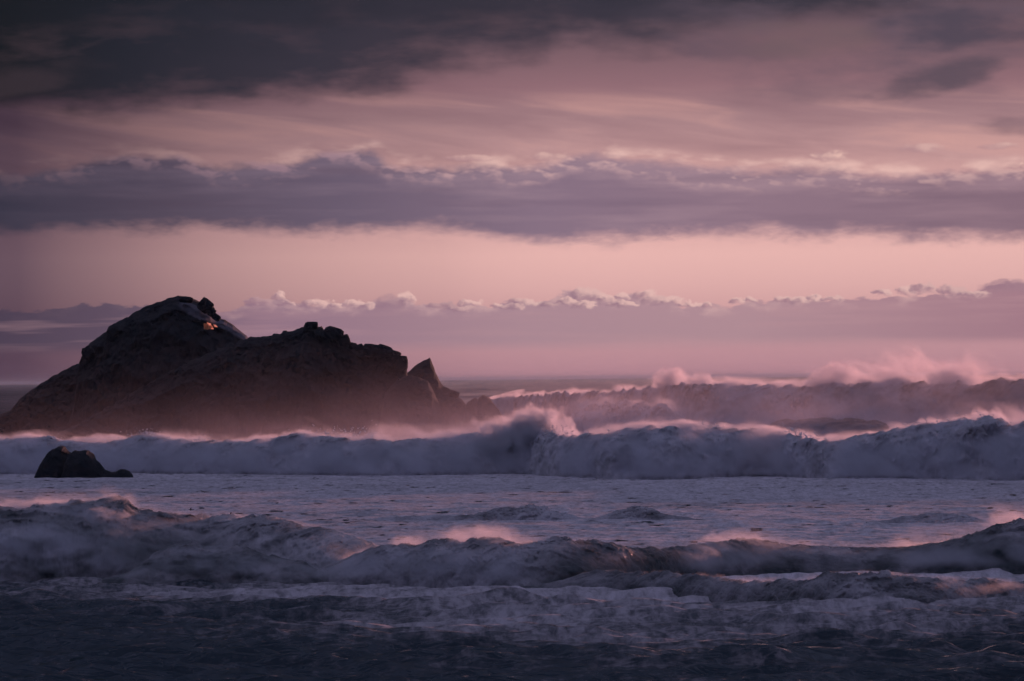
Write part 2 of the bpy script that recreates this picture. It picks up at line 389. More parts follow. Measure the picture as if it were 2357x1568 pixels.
# ================================================================== the sea
BREAK = []     # filled with the breakers, so that the sea lies flat under them
def swell(x, y, res):
    """wind sea: many crossing trains of waves with sharpened crests, calmer under the froth"""
    h = np.zeros_like(x); r = random.Random(3)
    warp = [gn(x / sc, y / sc, 5.0 + sc) for sc in (2.1, 5.0, 11.0, 30.0, 80.0)]
    near = 1 - sst(y, 150, 176); field = sst(y, 170, 212) * (1 - sst(y, 400, 600)); far = sst(y, 400, 600)
    N = 60
    for i in range(N):
        lam = .9 * (64 / .9) ** (i / (N - 1.0))
        ang = r.gauss(.12, .30); k = 2 * math.pi / lam
        amp = .0105 * lam if lam < 5 else .0525 * (5 / lam) ** .25
        w = np.clip(lam / (res * 2.6) - .4, 0, 1)
        g = 1 + (.55 * near if 3 < lam < 16 else 0) - field * (.45 if lam < 4 else .72) + far * (1.8 if lam > 6 else .7)
        wi = min(4, max(0, int(math.log(max(lam, 1.0) * 1.6, 2.4))))
        env = .6 + 1.2 * np.abs(warp[(wi + 1) % 5])
        c = np.sin(k * (x * math.sin(ang) + y * math.cos(ang)) + r.uniform(0, 6.28) + 3.0 * warp[wi])
        h += amp * w * g * env * (1 - 2 * np.abs(c) ** 1.15 if lam < 9 else c)
    h += .035 * near * fbm(x / 3.5, y / 1.0, 3.1, 3, kind='ridge')
    ff = sst(y, 520, 1100)
    h += ff * (1.5 * np.cos(2 * math.pi * y / 170 + 7 * gn(x / 160, y / 260, 8.0)) + .7 * fbm(x / 40, y / 30, 2.2, 2))
    return h
def foam_cover(x, y):
    Xp = 1178 + FP * np.arctan2(x, y)
    lf = sst(Xp, -200, 1300)
    c = np.interp(y, [80, 112, 132, 150, 170, 200, 330, 380, 430, 560, 800, 3000, 30000],
                  [.08, .18, .36, .62, .84, .86, .90, .85, .6, .36, .16, .08, .06])
    c = c - (1 - lf) * np.interp(y, [80, 150, 190, 260, 400], [.10, .42, .45, .08, .0])
    c = c + .30 * fbm(x / 26, y / 16, 1.0, 3) + .22 * fbm(x / 7, y / 7, 5.0, 3)
    m_ = fbm(x / 1.7, y / 1.9, 9.0, 4, gain=.6)
    c = c - .7 * sst(m_, .20, .45) * sst(y, 170, 200) * (1 - sst(y, 420, 600))
    return np.clip(c, 0, 1)
az_mid = np.radians(np.linspace(-7.6, 7.6, 960))
az_l = -np.radians(np.array([70, 50, 38, 30, 24, 20, 17, 15, 13, 12, 11, 10.2, 9.6, 9.1, 8.7, 8.4, 8.1, 7.8]))
azs = np.concatenate([az_l, az_mid, -az_l[::-1]])
ys = [3, 8, 16, 28, 42, 56, 68, 78, 86, 92, 97, 101]
while ys[-1] < 45000:
    d = ys[-1]
    st = .25 if d < 176 else .38 if d < 230 else .38 + (d - 230) * .0045 if d < 700 else 2.5 + (d - 700) * .03
    if 340 < d < 430: st *= 1.3
    ys.append(d + st)
ys = np.array(ys)
A, D_ = np.meshgrid(azs, ys)
SX = D_ * np.tan(A); SY = D_.copy()
RES = np.maximum(np.abs(np.gradient(SX, axis=1)), np.abs(np.gradient(SY, axis=0)) * .8)
SZ = swell(SX, SY, RES)
sea = grid_mesh('sea', np.stack([SX, SY, SZ], -1), M_SEA, attrs={'foam': foam_cover(SX, SY)})
sea['kind'] = 'structure'

# ================================================================== breaking waves
def ip(X, pts): return np.interp(X, [p[0] for p in pts], [p[1] for p in pts])
def sm(v, n):
    k = np.hanning(n + 2)[1:-1]; k /= k.sum(); return np.convolve(np.pad(v, n // 2, mode='edge'), k, 'valid')[:len(v)]
def breaker(label, crest, foot=None, dist=None, setback=1.5, foam=1.0, rag=.10, step=1.3, ends=(120, 120), seed=0.0, rows=70, lump=.16):
    """crest, foot: photo positions of the crest line and of the foot of the face"""
    X0, X1 = crest[0][0], crest[-1][0]
    Xs = np.concatenate([np.arange(X0, min(-80, X1), 5.0), np.arange(max(X0, -80), min(X1, 2440), step), np.arange(2440, max(X1, 2440), 5.0)]); yc = sm(ip(Xs, crest), 31)
    if foot is not None: Df = depth_of(Xs, sm(ip(Xs, foot), 61))
    else: Df = ip(Xs, dist)
    zc = CAM_H + (Df + 5) * (872 - lev(Xs, yc)) / FP
    tape = sst(Xs, X0, X0 + ends[0]) * (1 - sst(Xs, X1 - ends[1], X1))
    zc = np.maximum(zc, .15) * tape
    Dc = Df + setback * np.maximum(zc, .3)
    xw = wx(Xs, Df)
    Df = Df + np.minimum(zc, 1.2) * .5 * fbm(xw / 2.6, 0 * xw + seed, 6.0, 3)
    zc = zc * (1 + rag * fbm(xw / 9.0, 0 * xw + seed, 1.0, 2))
    u = np.linspace(0, 1, rows)[:, None]
    # front: a rolling heap of white water; back: a long easy slope
    nf = int(rows * .72)
    uf = np.linspace(0, 1, nf)[:, None]; ub = np.linspace(0, 1, rows - nf + 1)[1:, None]
    zf = np.sin(uf * math.pi / 2) ** .85; yf = 1 - np.cos(uf * math.pi / 2) ** .9
    yf = .75 * yf + .25 * uf
    Y = np.concatenate([Df + (Dc - Df) * yf - .2, Dc + ub * 6 * np.maximum(zc, .4)])
    Z = np.concatenate([zc * zf - .45 * (1 - uf), zc * (1 - ub) - .6 * ub])
    Xw = np.broadcast_to(xw, Y.shape).copy()
    h = np.maximum(zc, .2)[None, :]
    U = np.concatenate([uf, 1 + ub]) * np.ones_like(Y)
    face = np.sin(np.clip(U / 1.25, 0, 1) * math.pi) ** .5
    s1 = np.maximum(.3, .5 * float(np.max(zc)))
    q = fbm(Xw / s1, Y / (s1 * 1.6), Z * 1.3 / s1 + seed, 5, kind='billow', gain=.45)
    q2 = fbm(Xw / (s1 * 2.7), Y / s1, Z / s1 + seed + 9, 3)
    q3 = fbm(Xw / (s1 * .28), Y / (s1 * .4), Z / (s1 * .22) + seed + 4, 3, kind='ridge')
    fo = foam if not callable(foam) else foam(np.broadcast_to(Xs, Y.shape), U)
    rel = .2 + .8 * sst(fo * np.ones_like(Y), .35, .75)
    Y = Y - face * h * (lump * 2.2 * q * rel + .35 * q2 + .11 * q3 * rel)
    Z = Z + face * h * lump * .55 * (q + .4 * q2)
    Z = Z + np.exp(-((U - 1) / .22) ** 2) * h * rag * 2.6 * fbm(Xw / 1.6, Y / 1.6, seed + Z * .4, 6, gain=.6)
    F = np.clip(fo + .35 * fbm(Xw / 4, Y / 3, Z / 1.5 + seed, 3) - sst(U, 1.1, 1.9) * .3, 0, 1) * np.ones_like(Y)
    root = empty('breaking_wave')
    tag(root, label, 'wave', 'waves breaking towards the shore')
    grid_mesh('wave_body', np.stack([Xw, Y, Z], -1), M_WAVE, root, {'foam': F})
    info = dict(front=setback * float(np.max(zc)) * .9, root=root, X=Xs, x=xw, Dc=Dc, Df=Df, zc=zc)
    return info

def spray_mat(name, W_, height, dens, drift=1.0, wy=2.5, scale=.5, veil=.35, back=0.0, color=(.90, .91, .965), aniso=.5, thr=.40, soft=3.2, seed=0.0, step=.35, shear=.8, ragged=5.0, roll=1.0, bursts=(), veil_at=None):
    """mist over a wave: height = [(photo X, metres above the crest)], veil = density of the mist hanging on the face"""
    m, t, o = new_mat(name)
    tc = t.nodes.new('ShaderNodeTexCoord'); x, y, z = sep(t, tc.outputs['Object'])
    x0 = float(W_['x'][0]); x1 = float(W_['x'][-1]); sel = np.linspace(0, len(W_['x']) - 1, 26).astype(int)
    crest = x.curve([(float(W_['x'][i]), float(sm(W_['zc'], 25)[i])) for i in sel])
    dep = x.curve([(float(W_['x'][i]), float(W_['Dc'][i])) for i in sel])
    Hx = x.curve([(float(np.interp(p[0], W_['X'], W_['x'])), p[1]) for p in height])
    n0 = noise(t, vec(t, (x + z * shear) * (scale * .36), y * scale * .3, z * scale * .3 + seed), 1.0, 3, .55)
    n = noise(t, vec(t, (x + z * shear) * scale, y * scale * .8, z * scale * 1.2 + seed), 1.0, 4, .58, .35)
    up = z - crest
    v = up / (Hx * ((n0 - .38) * ragged + .45).max(.12))
    a = (1.0 - v).sat()._m('POWER', 1.4) * v.smooth(-.5, .15)
    dy = y - dep - up.max(0) * drift
    wn = dy.smooth(-wy * .9, .3) * dy.smooth(wy * 1.6 + back, .3)
    d = a * wn * ((n - thr) * soft).sat() * n0.smooth(.40, .56) * Hx.smooth(.04, .16) * dens
    fr = W_['front']
    nb = noise(t, vec(t, x * scale * .8, y * scale * .8, z * scale * 1.1 + seed + 7), 1.0, 3, .5)
    puff = (nb - .47) * 2.0 * roll
    rise = (z / crest.max(.3)).min(1.0)
    yf = (1.0 - rise._m('POWER', 3.2)) * -fr - crest * .22
    lay = (y - dep - yf + puff * 1.5).smooth(-1.0 * roll, -.1 * roll) * (y - dep).smooth(1.0 * roll + .3, -.1)
    top = (crest + puff * .95 + .22 * roll - z).smooth(-.05, .35)
    d = d + lay * top * z.smooth(.0, .5) * ((n * .6 + nb * .4 - .36) * 5.0).sat() * (veil if veil_at is None else x.curve([(float(np.interp(p[0], W_['X'], W_['x'])), p[1]) for p in veil_at]) * veil)
    nf = noise(t, vec(t, (x + z * .3) * scale * 2.0, y * scale * 2, z * scale * 2.0 + seed + 3), 1.0, 5, .62, .5) if bursts else None
    for (bX, bY, rx, rz, bd) in bursts:
        b_d = float(np.interp(bX, W_['X'], W_['Dc'])); bx = float(wx(bX, b_d)); bz = float(wz(bX, bY, b_d)); k_ = b_d / FP
        e = (x - bx) * (1 / (rx * k_)); g = (z - bz) * (1 / (rz * k_)); h = (y - b_d - .3) * (1 / (max(rx, rz) * k_ * .7))
        q = 1.25 - (e * e + g * g + h * h) + (nf - .5) * 6.0 + (nb - .5) * 3.0
        d = d + q.smooth(-.3, 1.1) * bd
    vol = t.nodes.new('ShaderNodeVolumePrincipled')
    vol.inputs['Color'].default_value = (*color, 1); vol.inputs['Anisotropy'].default_value = aniso
    t.links.new(d.s, vol.inputs['Density']); t.links.new(vol.outputs[0], o.inputs['Volume'])
    m['step'] = step; m.cycles.volume_sampling = 'MULTIPLE_IMPORTANCE'
    return m
def box_mesh(name, lo, hi, mat, parent=None):
    x0, y0, z0 = lo; x1, y1, z1 = hi
    v = [(x0, y0, z0), (x1, y0, z0), (x1, y1, z0), (x0, y1, z0), (x0, y0, z1), (x1, y0, z1), (x1, y1, z1), (x0, y1, z1)]
    return raw_mesh(name, v, [(0, 3, 2, 1), (4, 5, 6, 7), (0, 1, 5, 4), (1, 2, 6, 5), (2, 3, 7, 6), (3, 0, 4, 7)], mat, parent)
def spray(W_, height, dens, wy=2.5, back=0.0, X=None, **kw):
    """the box hugs the crest: cut along the wave into short prisms joined in one mesh"""
    m = spray_mat('spray_mist', W_, height, dens, wy=wy, back=back, **kw)
    Xa, Xb = height[0][0], height[-1][0]
    n = 24; Xs = np.linspace(Xa, Xb, n)
    hmax = np.interp(Xs, [p[0] for p in height], [p[1] for p in height]); hmax = np.array([hmax[max(0, i - 1):i + 2].max() for i in range(n)])
    xw = np.interp(Xs, W_['X'], W_['x']); dc = np.interp(Xs, W_['X'], W_['Dc']); zc = np.interp(Xs, W_['X'], sm(W_['zc'], 25))
    V_ = []; 
    for i in range(n):
        top = zc[i] + hmax[i] * 1.75 + .1; y0 = dc[i] - max(wy, W_['front'] + 3.2); y1 = dc[i] + wy * 1.6 + back + kw.get('drift', 1.0) * hmax[i] * 1.75
        V_ += [(xw[i], y0, .05), (xw[i], y1, .05), (xw[i], y1, top), (xw[i], y0, top)]
    F = [(3, 2, 1, 0)]
    for i in range(n - 1):
        b = i * 4
        for j in range(4): F.append((b + j, b + (j + 1) % 4, b + 4 + (j + 1) % 4, b + 4 + j))
    b = (n - 1) * 4; F.append((b, b + 1, b + 2, b + 3))
    o = raw_mesh('spray', V_, F, m, W_['root']); o['kind'] = 'stuff'
    ext = np.ptp(np.array(V_), axis=0).mean() * .1
    m.cycles.volume_step_rate = float(m['step'] * kw.get('roll', 1.0) / ext)      # steps of about 'step' metres
    return o
M_DROP, _t, _o = new_mat('water_drops')
_p = _t.nodes.new('ShaderNodeBsdfPrincipled'); _p.inputs['Base Color'].default_value = (.8, .82, .86, 1); _p.inputs['Roughness'].default_value = .125
_t.links.new(_p.outputs[0], _o.inputs['Surface'])
def droplets(W_, spots, seed=1, size=(.03, .08)):
    """thrown drops: spots = [(photo X, spread in photo px, metres up, how many)]"""
    r = np.random.default_rng(seed); vs = []; fs = []
    for (Xp, sp, up, n) in spots:
        for _ in range(n):
            X = Xp + r.normal() * sp * .5
            x = np.interp(X, W_['X'], W_['x']); z = np.interp(X, W_['X'], W_['zc']); y = np.interp(X, W_['X'], W_['Dc'])
            h = abs(r.normal()) * up * .5
            c = np.array([x + r.normal() * .05, y + r.normal() * .8 - .3, z + h - .05])
            s = size[0] + (size[1] - size[0]) * r.random() ** 3
            R = r.normal(size=(3, 3)); R, _q = np.linalg.qr(R)
            b = len(vs)
            for q in ((1, 0, 0), (-1, 0, 0), (0, 1, 0), (0, -1, 0), (0, 0, 1), (0, 0, -1)):
                vs.append(c + R @ (np.array(q) * s * (1, .7, .8)))
            for f in ((0, 2, 4), (2, 1, 4), (1, 3, 4), (3, 0, 4), (2, 0, 5), (1, 2, 5), (3, 1, 5), (0, 3, 5)): fs.append(tuple(b + k for k in f))
    o = raw_mesh('droplets', vs, fs, M_DROP, W_['root'], smooth=True); o['kind'] = 'stuff'
    return o

# outermost breaker, far right
w_far = breaker('tall outer breaker at far right, crest on the horizon, pink spray blowing off',
    [(860, 930), (1080, 925), (1150, 912), (1250, 910), (1310, 906), (1400, 902), (1500, 892), (1560, 887), (1620, 884), (1700, 885), (1780, 890), (1860, 888), (1920, 883), (2000, 880), (2100, 880), (2180, 884), (2250, 884), (2300, 878), (2357, 873), (2480, 868), (2750, 880), (3200, 884), (3900, 900)],
    dist=[(860, 690), (1080, 620), (1300, 545), (1600, 490), (2357, 450), (2800, 440), (3900, 430)], setback=.9,
    foam=lambda X, U: np.interp(X, [1080, 1400, 1900, 2050, 2200, 2300, 2400, 2750], [.62, .62, .7, .55, .5, .12, .02, .02]), ends=(300, 300), seed=2.0, lump=.065, rag=.05)
spray(w_far, [(1060, .4), (1300, .35), (1330, .6), (1450, .6), (1490, 1.2), (1560, 1.6), (1600, .9), (1700, .9), (1820, .6), (1880, 1.4), (1960, 2.2), (2050, 3.3), (2130, 2.6), (2200, 1.5), (2250, 2.6), (2310, 3.0), (2360, 1.6), (2450, .7), (2700, .6), (3850, .5)],
      1.5, wy=3.0, back=3.5, drift=.5, scale=.33, seed=2.0, thr=.38, veil=.5, roll=1.3, bursts=[(1118, 895, 46, 26, .35), (1180, 905, 60, 18, .2), (1542, 876, 34, 26, 1.8), (1612, 884, 34, 20, 1.4), (1915, 874, 50, 34, 1.0), (2190, 880, 56, 36, 1.0), (2060, 884, 60, 14, 1.0)])
w_far2 = breaker('short reddish wave face low between the outer breaker and the longest breaker, right',
    [(1700, 985), (1780, 968), (1850, 962), (1960, 964), (2050, 974), (2120, 985)], dist=[(1700, 420), (2120, 415)], setback=1.2,
    foam=lambda X, U: .35, ends=(90, 90), seed=3.0, lump=.08, rag=.06, rows=40)
w_far3 = breaker('broken line of whitewater in front of the outer breaker, just right of the sea stack',
    [(1230, 955), (1330, 938), (1420, 930), (1500, 934), (1580, 944), (1680, 952)], dist=[(1230, 470), (1680, 440)], setback=1.4,
    foam=.8, ends=(120, 160), seed=3.6, lump=.16, rag=.12, rows=60)
spray(w_far3, [(1260, .3), (1340, 1.0), (1450, .9), (1560, .7), (1650, .2)], 1.2, wy=2.4, back=3.0, drift=.6, scale=.4, seed=3.6, thr=.38, veil=.4, roll=1.0)
# main line of white water
w_main = breaker('longest breaker, all white water, crossing the whole view in front of the sea stack',
    [(-1100, 1020), (-400, 1015), (-100, 1010), (0, 1012), (60, 1004), (110, 1006), (180, 1020), (260, 1016), (330, 998), (380, 1008), (440, 1016), (520, 1014), (600, 1012), (680, 1000), (760, 1006), (840, 1012), (920, 1012), (1000, 1008), (1080, 1000),
     (1130, 1002), (1180, 1000), (1215, 996), (1250, 996), (1280, 998), (1300, 1000), (1340, 1002), (1400, 994), (1480, 982), (1560, 980), (1640, 984), (1720, 986), (1800, 996), (1880, 1012), (1940, 1010), (2020, 1000), (2090, 990),
     (2130, 980), (2170, 980), (2220, 966), (2270, 960), (2305, 966), (2330, 974), (2357, 970), (2500, 970), (2800, 985), (3200, 980), (3900, 1010)],
    foot=[(-1100, 1092), (-400, 1092), (0, 1090), (300, 1088), (600, 1091), (900, 1094), (1180, 1090), (1400, 1101), (1560, 1101), (1700, 1095), (1760, 1093), (1900, 1100), (2357, 1104), (2800, 1106), (3900, 1108)],
    setback=1.2, foam=.95, ends=(200, 200), seed=5.0, lump=.15, rag=.07)
spray(w_main, [(-1050, .3), (-380, .3), (0, .3), (60, .5), (130, .7), (250, .4), (330, .9), (420, .5), (600, .6), (700, 1.0), (830, 1.0), (950, .9), (1060, 1.1), (1150, 1.5), (1210, 1.9), (1290, 1.6), (1350, .9), (1450, .5), (1560, .7), (1680, .6), (1750, .9), (1850, .5), (2000, .5), (2090, .8), (2200, 1.0), (2300, .9), (2400, .8), (2700, .3), (3850, .5)],
      .7, wy=2.2, back=2.4, drift=1.0, ragged=7.0, scale=.45, seed=5.0, veil=.9, roll=1.1, bursts=[(1205, 1028, 115, 58, 1.5), (1238, 1000, 68, 52, 2.2), (1150, 990, 50, 30, .6), (2265, 968, 44, 26, 1.5), (2140, 982, 30, 18, 1.2)])
droplets(w_main, [(330, 60, .5, 130), (450, 30, .6, 60), (720, 60, .7, 90), (800, 60, 1.0, 160), (850, 20, 1.1, 70), (1250, 50, 1.1, 160), (1300, 20, .9, 60), (1620, 60, .6, 110), (1820, 50, .9, 160), (1870, 40, .5, 60), (2100, 40, .5, 80), (2170, 60, .5, 100), (2280, 40, .4, 80), (1500, 400, .25, 200), (600, 500, .25, 260)], 3, (.04, .11))
# small broken chop on the froth between the two lines of breakers
w_chop = breaker('low broken ridge of chop halfway out on flat froth, left of centre',
    [(820, 1180), (900, 1178), (950, 1182), (1040, 1180), (1100, 1170), (1160, 1166), (1210, 1158), (1260, 1160), (1310, 1168), (1380, 1178)],
    foot=[(820, 1196), (1100, 1196), (1380, 1196)], setback=2.0, foam=.86, ends=(150, 150), seed=8.0, rag=.35, rows=60, lump=.16)
w_chop2 = breaker('single small peaked wavelet alone on the flat froth, right of the centre',
    [(1340, 1184), (1400, 1174), (1450, 1160), (1490, 1162), (1520, 1176), (1560, 1184), (1640, 1188)],
    foot=[(1340, 1194), (1640, 1196)], setback=2.0, foam=.8, ends=(70, 100), seed=9.0, rag=.25, rows=60, lump=.14)
w_chop3 = breaker('faint low ripple of froth in the right half, behind the front breaker',
    [(1990, 1190), (2080, 1182), (2170, 1176), (2240, 1180), (2300, 1188)], foot=[(1990, 1202), (2300, 1202)], setback=2.0, foam=.86, ends=(90, 90), seed=10.0, rag=.3, rows=60, lump=.16)
droplets(w_chop, [(1200, 80, .25, 40), (1090, 60, .2, 14), (1000, 100, .2, 20)], 5, (.02, .05))
droplets(w_chop2, [(1500, 40, .2, 16)], 6, (.02, .05))
# left front breaker
w_left = breaker('dark front breaker at the left edge, tallest where it leaves the photo',
    [(-1200, 1190), (-500, 1175), (-200, 1168), (0, 1168), (60, 1158), (140, 1154), (230, 1150), (262, 1160), (290, 1176), (340, 1186), (420, 1184), (500, 1186), (600, 1192), (690, 1206), (760, 1222), (860, 1240), (960, 1262), (1060, 1300)],
    foot=[(-1200, 1334), (-500, 1330), (0, 1326), (300, 1318), (450, 1312), (600, 1318), (760, 1324), (900, 1326), (1060, 1330)],
    setback=2.3, foam=lambda X, U: .64 - .22 * np.exp(-((X - 420) / 160) ** 2) * np.exp(-((U - .35) / .25) ** 2) + .1 * sst(X, 500, 900), ends=(200, 260), seed=12.0, lump=.13, rag=.08, rows=90)
spray(w_left, [(-1150, .3), (-400, .2), (0, .3), (60, .4), (180, .45), (260, .3), (300, .05), (420, .0), (600, .0), (1000, .0)], .35, wy=1.2, back=.8, drift=.8, scale=.8, seed=12.0, veil=1.3, roll=.8, veil_at=[(-1200, 1), (200, 1), (290, .45), (450, .12), (1060, .06)], bursts=[(150, 1172, 110, 20, .5)])
droplets(w_left, [(290, 14, .2, 12), (300, 6, .15, 6), (265, 20, .2, 16), (380, 60, .1, 20), (540, 60, .1, 20), (640, 60, .12, 20), (750, 60, .1, 14)], 7, (.012, .03))
# low surge ahead of the left breaker
w_left2 = breaker('dark hump of water rising in front of the left breaker',
    [(230, 1306), (320, 1280), (380, 1256), (430, 1246), (455, 1262), (490, 1256), (560, 1262), (640, 1276), (720, 1290), (800, 1304)],
    foot=[(230, 1334), (450, 1330), (800, 1332)], setback=2.6, foam=.5, ends=(120, 120), seed=13.0, lump=.16, rag=.16, rows=60)
spray(w_left2, [(240, 0), (500, 0), (790, 0)], .5, wy=1.0, scale=.9, seed=13.0, veil=.9, roll=.5)
# front breaker across the middle and right
w_mid = breaker('long front breaker from the middle rightward, misty left end and dark curling centre',
    [(560, 1312), (680, 1296), (790, 1266), (870, 1246), (930, 1240), (1000, 1236), (1060, 1236), (1105, 1230), (1150, 1232), (1200, 1240), (1240, 1238), (1290, 1234), (1340, 1238), (1400, 1248), (1470, 1254), (1560, 1250), (1610, 1242), (1680, 1238), (1745, 1236), (1800, 1242),
     (1860, 1248), (1960, 1252), (2060, 1250), (2130, 1242), (2200, 1230), (2240, 1222), (2290, 1208), (2320, 1200), (2357, 1202), (2450, 1196), (2600, 1212), (2900, 1222), (3300, 1215), (3900, 1250)],
    foot=[(560, 1328), (700, 1330), (860, 1336), (1000, 1342), (1180, 1346), (1280, 1344), (1400, 1338), (1600, 1322), (1750, 1312), (2000, 1308), (2357, 1312), (2750, 1316), (3900, 1318)],
    setback=1.7, foam=lambda X, U: np.interp(X, [700, 1180, 1260, 1330, 1450, 1600, 1700, 1900, 2200, 2750], [.66, .70, .60, .52, .56, .56, .54, .62, .54, .50]) - .14 * np.exp(-((U - .3) / .3) ** 2) * sst(X, 1150, 1300), ends=(300, 160), seed=15.0, lump=.13, rag=.11, rows=110)
spray(w_mid, [(600, .0), (850, .05), (960, .25), (1060, .35), (1110, .5), (1170, .4), (1290, .45), (1330, .2), (1420, .0), (1520, .05), (1580, .3), (1650, .6), (1760, .5), (1840, .2), (1960, .08), (2080, .4), (2150, .6), (2250, .45), (2310, .8), (2400, .8), (2700, .3), (3850, .3)],
      .34, wy=1.2, back=1.6, drift=1.6, ragged=7.0, scale=.9, seed=15.0, veil=1.1, roll=.6, veil_at=[(700, .4), (860, 1), (1180, 1), (1260, .1), (1480, .05), (1580, .3), (1680, .7), (1800, .3), (1950, .12), (2080, .5), (2220, 1), (3900, 1)], bursts=[(1105, 1234, 70, 22, .4), (2318, 1212, 60, 26, .6), (1680, 1242, 60, 18, .4)])
droplets(w_mid, [(1100, 60, .2, 60), (1180, 100, .3, 100), (1300, 60, .2, 70), (1340, 40, .15, 50), (1000, 80, .15, 40), (1690, 70, .25, 110), (1800, 60, .15, 70), (2150, 70, .3, 140), (2200, 50, .2, 70), (2330, 40, .4, 180), (1950, 150, .1, 70)], 9, (.012, .032))
# inner surge, right
w_in = breaker('low inner surge of grey foam in front of the right breaker, nearest the shore',
    [(1180, 1330), (1280, 1318), (1360, 1304), (1460, 1306), (1560, 1312), (1650, 1318), (1740, 1326), (1840, 1322), (1900, 1312), (2000, 1306), (2100, 1316), (2220, 1322), (2357, 1326), (2600, 1328), (3100, 1334), (3900, 1345)],
    foot=[(1180, 1350), (1400, 1354), (1600, 1366), (1800, 1384), (1950, 1394), (2150, 1392), (2357, 1376), (2750, 1366), (3900, 1362)],
    setback=2.2, foam=.56, ends=(160, 200), seed=21.0, lump=.20, rag=.18, rows=90)
spray(w_in, [(1200, 0), (1900, 0), (3850, 0)], .5, wy=1.0, scale=1.0, seed=21.0, veil=.35, roll=.4)

# ================================================================== rocks
def rock_part(name, prof, D, parent, wid=.9, seed=0.0, step=1.4, rows=110, amp=1.0, pale=None, pw=.62, smooth=False, jag=.22):
    """a mass of rock standing at distance D, as high as the skyline prof shows it, with its own thickness"""
    Xs = np.arange(prof[0][0], prof[-1][0] + .1, step)
    zt = wz(Xs, ip(Xs, prof), D); x = wx(Xs, D)
    zt = zt + jag * (fbm(x / 1.5, 0 * x + seed, 0.0, 4, kind='ridge') + .8 * (np.round(2.2 * fbm(x / .9, 0 * x + seed, 4.0, 2)) / 2.2) - .3) * np.clip(zt / 3, 0, 1)
    zt = np.maximum(zt, -.8)
    th = np.linspace(0, math.pi, rows)[:, None]
    wdt = wid * (1.0 * sm(np.maximum(zt, .5), 81) + 1.0)
    yy = D - wdt * np.sign(np.cos(th)) * np.abs(np.cos(th)) ** .9
    zz = -1.0 + (zt + 1.0) * np.sin(th) ** pw
    xx = np.broadcast_to(x, yy.shape).copy()
    inner = np.clip(np.abs(th - math.pi / 2) / .5, 0.12, 1) * np.clip((zz + 1) / 2, 0, 1)
    big = fbm(xx / 6, yy / 6, zz / 5 + seed, 4, kind='ridge'); cell = fbm(xx / 2.0, yy / 2.0, zz / 1.4 + seed, 4, kind='ridge')
    stra = fbm((xx * .5 + zz) / 1.2, yy / 3, seed + 0 * zz, 3, kind='ridge')
    dis = (big * 2.0 + cell * .7 + stra * .3) * amp * inner
    yy = yy - dis * np.sign(np.cos(th)); zz = zz + .12 * dis * (1 - np.sin(th))
    xx = xx + amp * .25 * fbm(xx / 2, yy / 2, zz / 2 + 31 + seed, 3) * inner
    pl = np.zeros_like(yy) if pale is None else pale(np.broadcast_to(Xs, yy.shape), 872 - (zz - CAM_H) / D * FP - ROLL * (Xs - 1178), th)
    return grid_mesh(name, np.stack([xx, yy, zz], -1), M_ROCK, parent, {'pale': pl}, smooth)
def boulder(D, X, Y, rx, ry, parent, seed, name='boulder', ry_d=1.0, tilt=0.0):
    """a rounded block centred at photo position X, Y, radii in photo px"""
    n, mm = 28, 18
    ph = np.linspace(0, 2 * math.pi, n)[None, :]; th = np.linspace(0, math.pi, mm)[:, None]
    a = np.sin(th) * np.cos(ph); b = np.sin(th) * np.sin(ph); c = np.cos(th) * np.ones_like(ph)
    r = 1 + .55 * fbm(a * 1.2 + seed, b * 1.2, c * 1.2, 4, kind='ridge'); r = np.minimum(r, .95 / np.maximum(1e-3, np.max(np.abs(np.stack([a, b, c])), 0)) ** .8)
    s = D / FP
    px = a * r * rx * s; pz = c * r * ry * s; py = b * r * rx * s * ry_d
    px, pz = px * math.cos(tilt) - pz * math.sin(tilt), px * math.sin(tilt) + pz * math.cos(tilt)
    P = np.stack([px + wx(X, D), py + D, pz + wz(X, Y, D)], -1)
    return grid_mesh(name, P, M_ROCK, parent, {'pale': np.zeros(P.shape[:2])}, False)

stack = empty('sea_stack')
tag(stack, 'large dark sea stack with rounded summit, long ridge and sharp pinnacle in the surf', 'sea stack')
rock_part('shoulder', [(-330, 1010), (-200, 975), (-60, 962), (0, 952), (28, 946), (36, 934), (48, 918), (90, 886), (130, 862), (160, 846), (190, 833), (260, 800), (330, 800), (400, 850), (520, 1000)], 612, stack, .55, 1.0)
def palef(X, Y, th):
    line = np.interp(X, [385, 430, 470, 500, 540, 570], [695, 722, 742, 752, 772, 790])
    up = np.interp(X, [385, 430, 455, 500, 540, 575], [680, 690, 700, 728, 750, 775])
    return sst(X, 400, 435) * sst(line - Y, -6, 10) * sst(Y - up, -3, 6) * (th < 1.6)
rock_part('summit_dome', [(150, 1020), (180, 900), (187, 838), (189, 826), (196, 812), (204, 797), (214, 787), (240, 768), (251, 760), (256, 748), (275, 740), (292, 731), (312, 720), (330, 709), (356, 698), (385, 688), (400, 682), (418, 680), (436, 683), (452, 690), (468, 697),
           (490, 712), (500, 727), (506, 733), (520, 736), (532, 744), (548, 756), (562, 768), (572, 776), (600, 800), (680, 900), (740, 1020)], 596, stack, .50, 4.0, pale=palef)
rock_part('ridge', [(60, 1030), (130, 1000), (200, 965), (300, 905), (400, 850), (480, 812), (550, 783), (575, 775), (600, 776), (620, 770), (650, 764), (668, 762), (684, 757), (700, 752), (704, 742), (712, 741), (726, 742), (732, 750), (738, 752), (741, 748), (744, 756),
           (752, 753), (766, 752), (776, 755), (788, 766), (794, 776), (801, 784), (812, 789), (822, 795), (832, 796), (840, 797), (862, 797), (882, 801), (900, 812), (912, 818), (920, 822), (930, 826), (936, 834), (935, 846), (932, 862), (944, 900), (975, 1000), (985, 1030)], 566, stack, .55, 7.0, jag=.36)
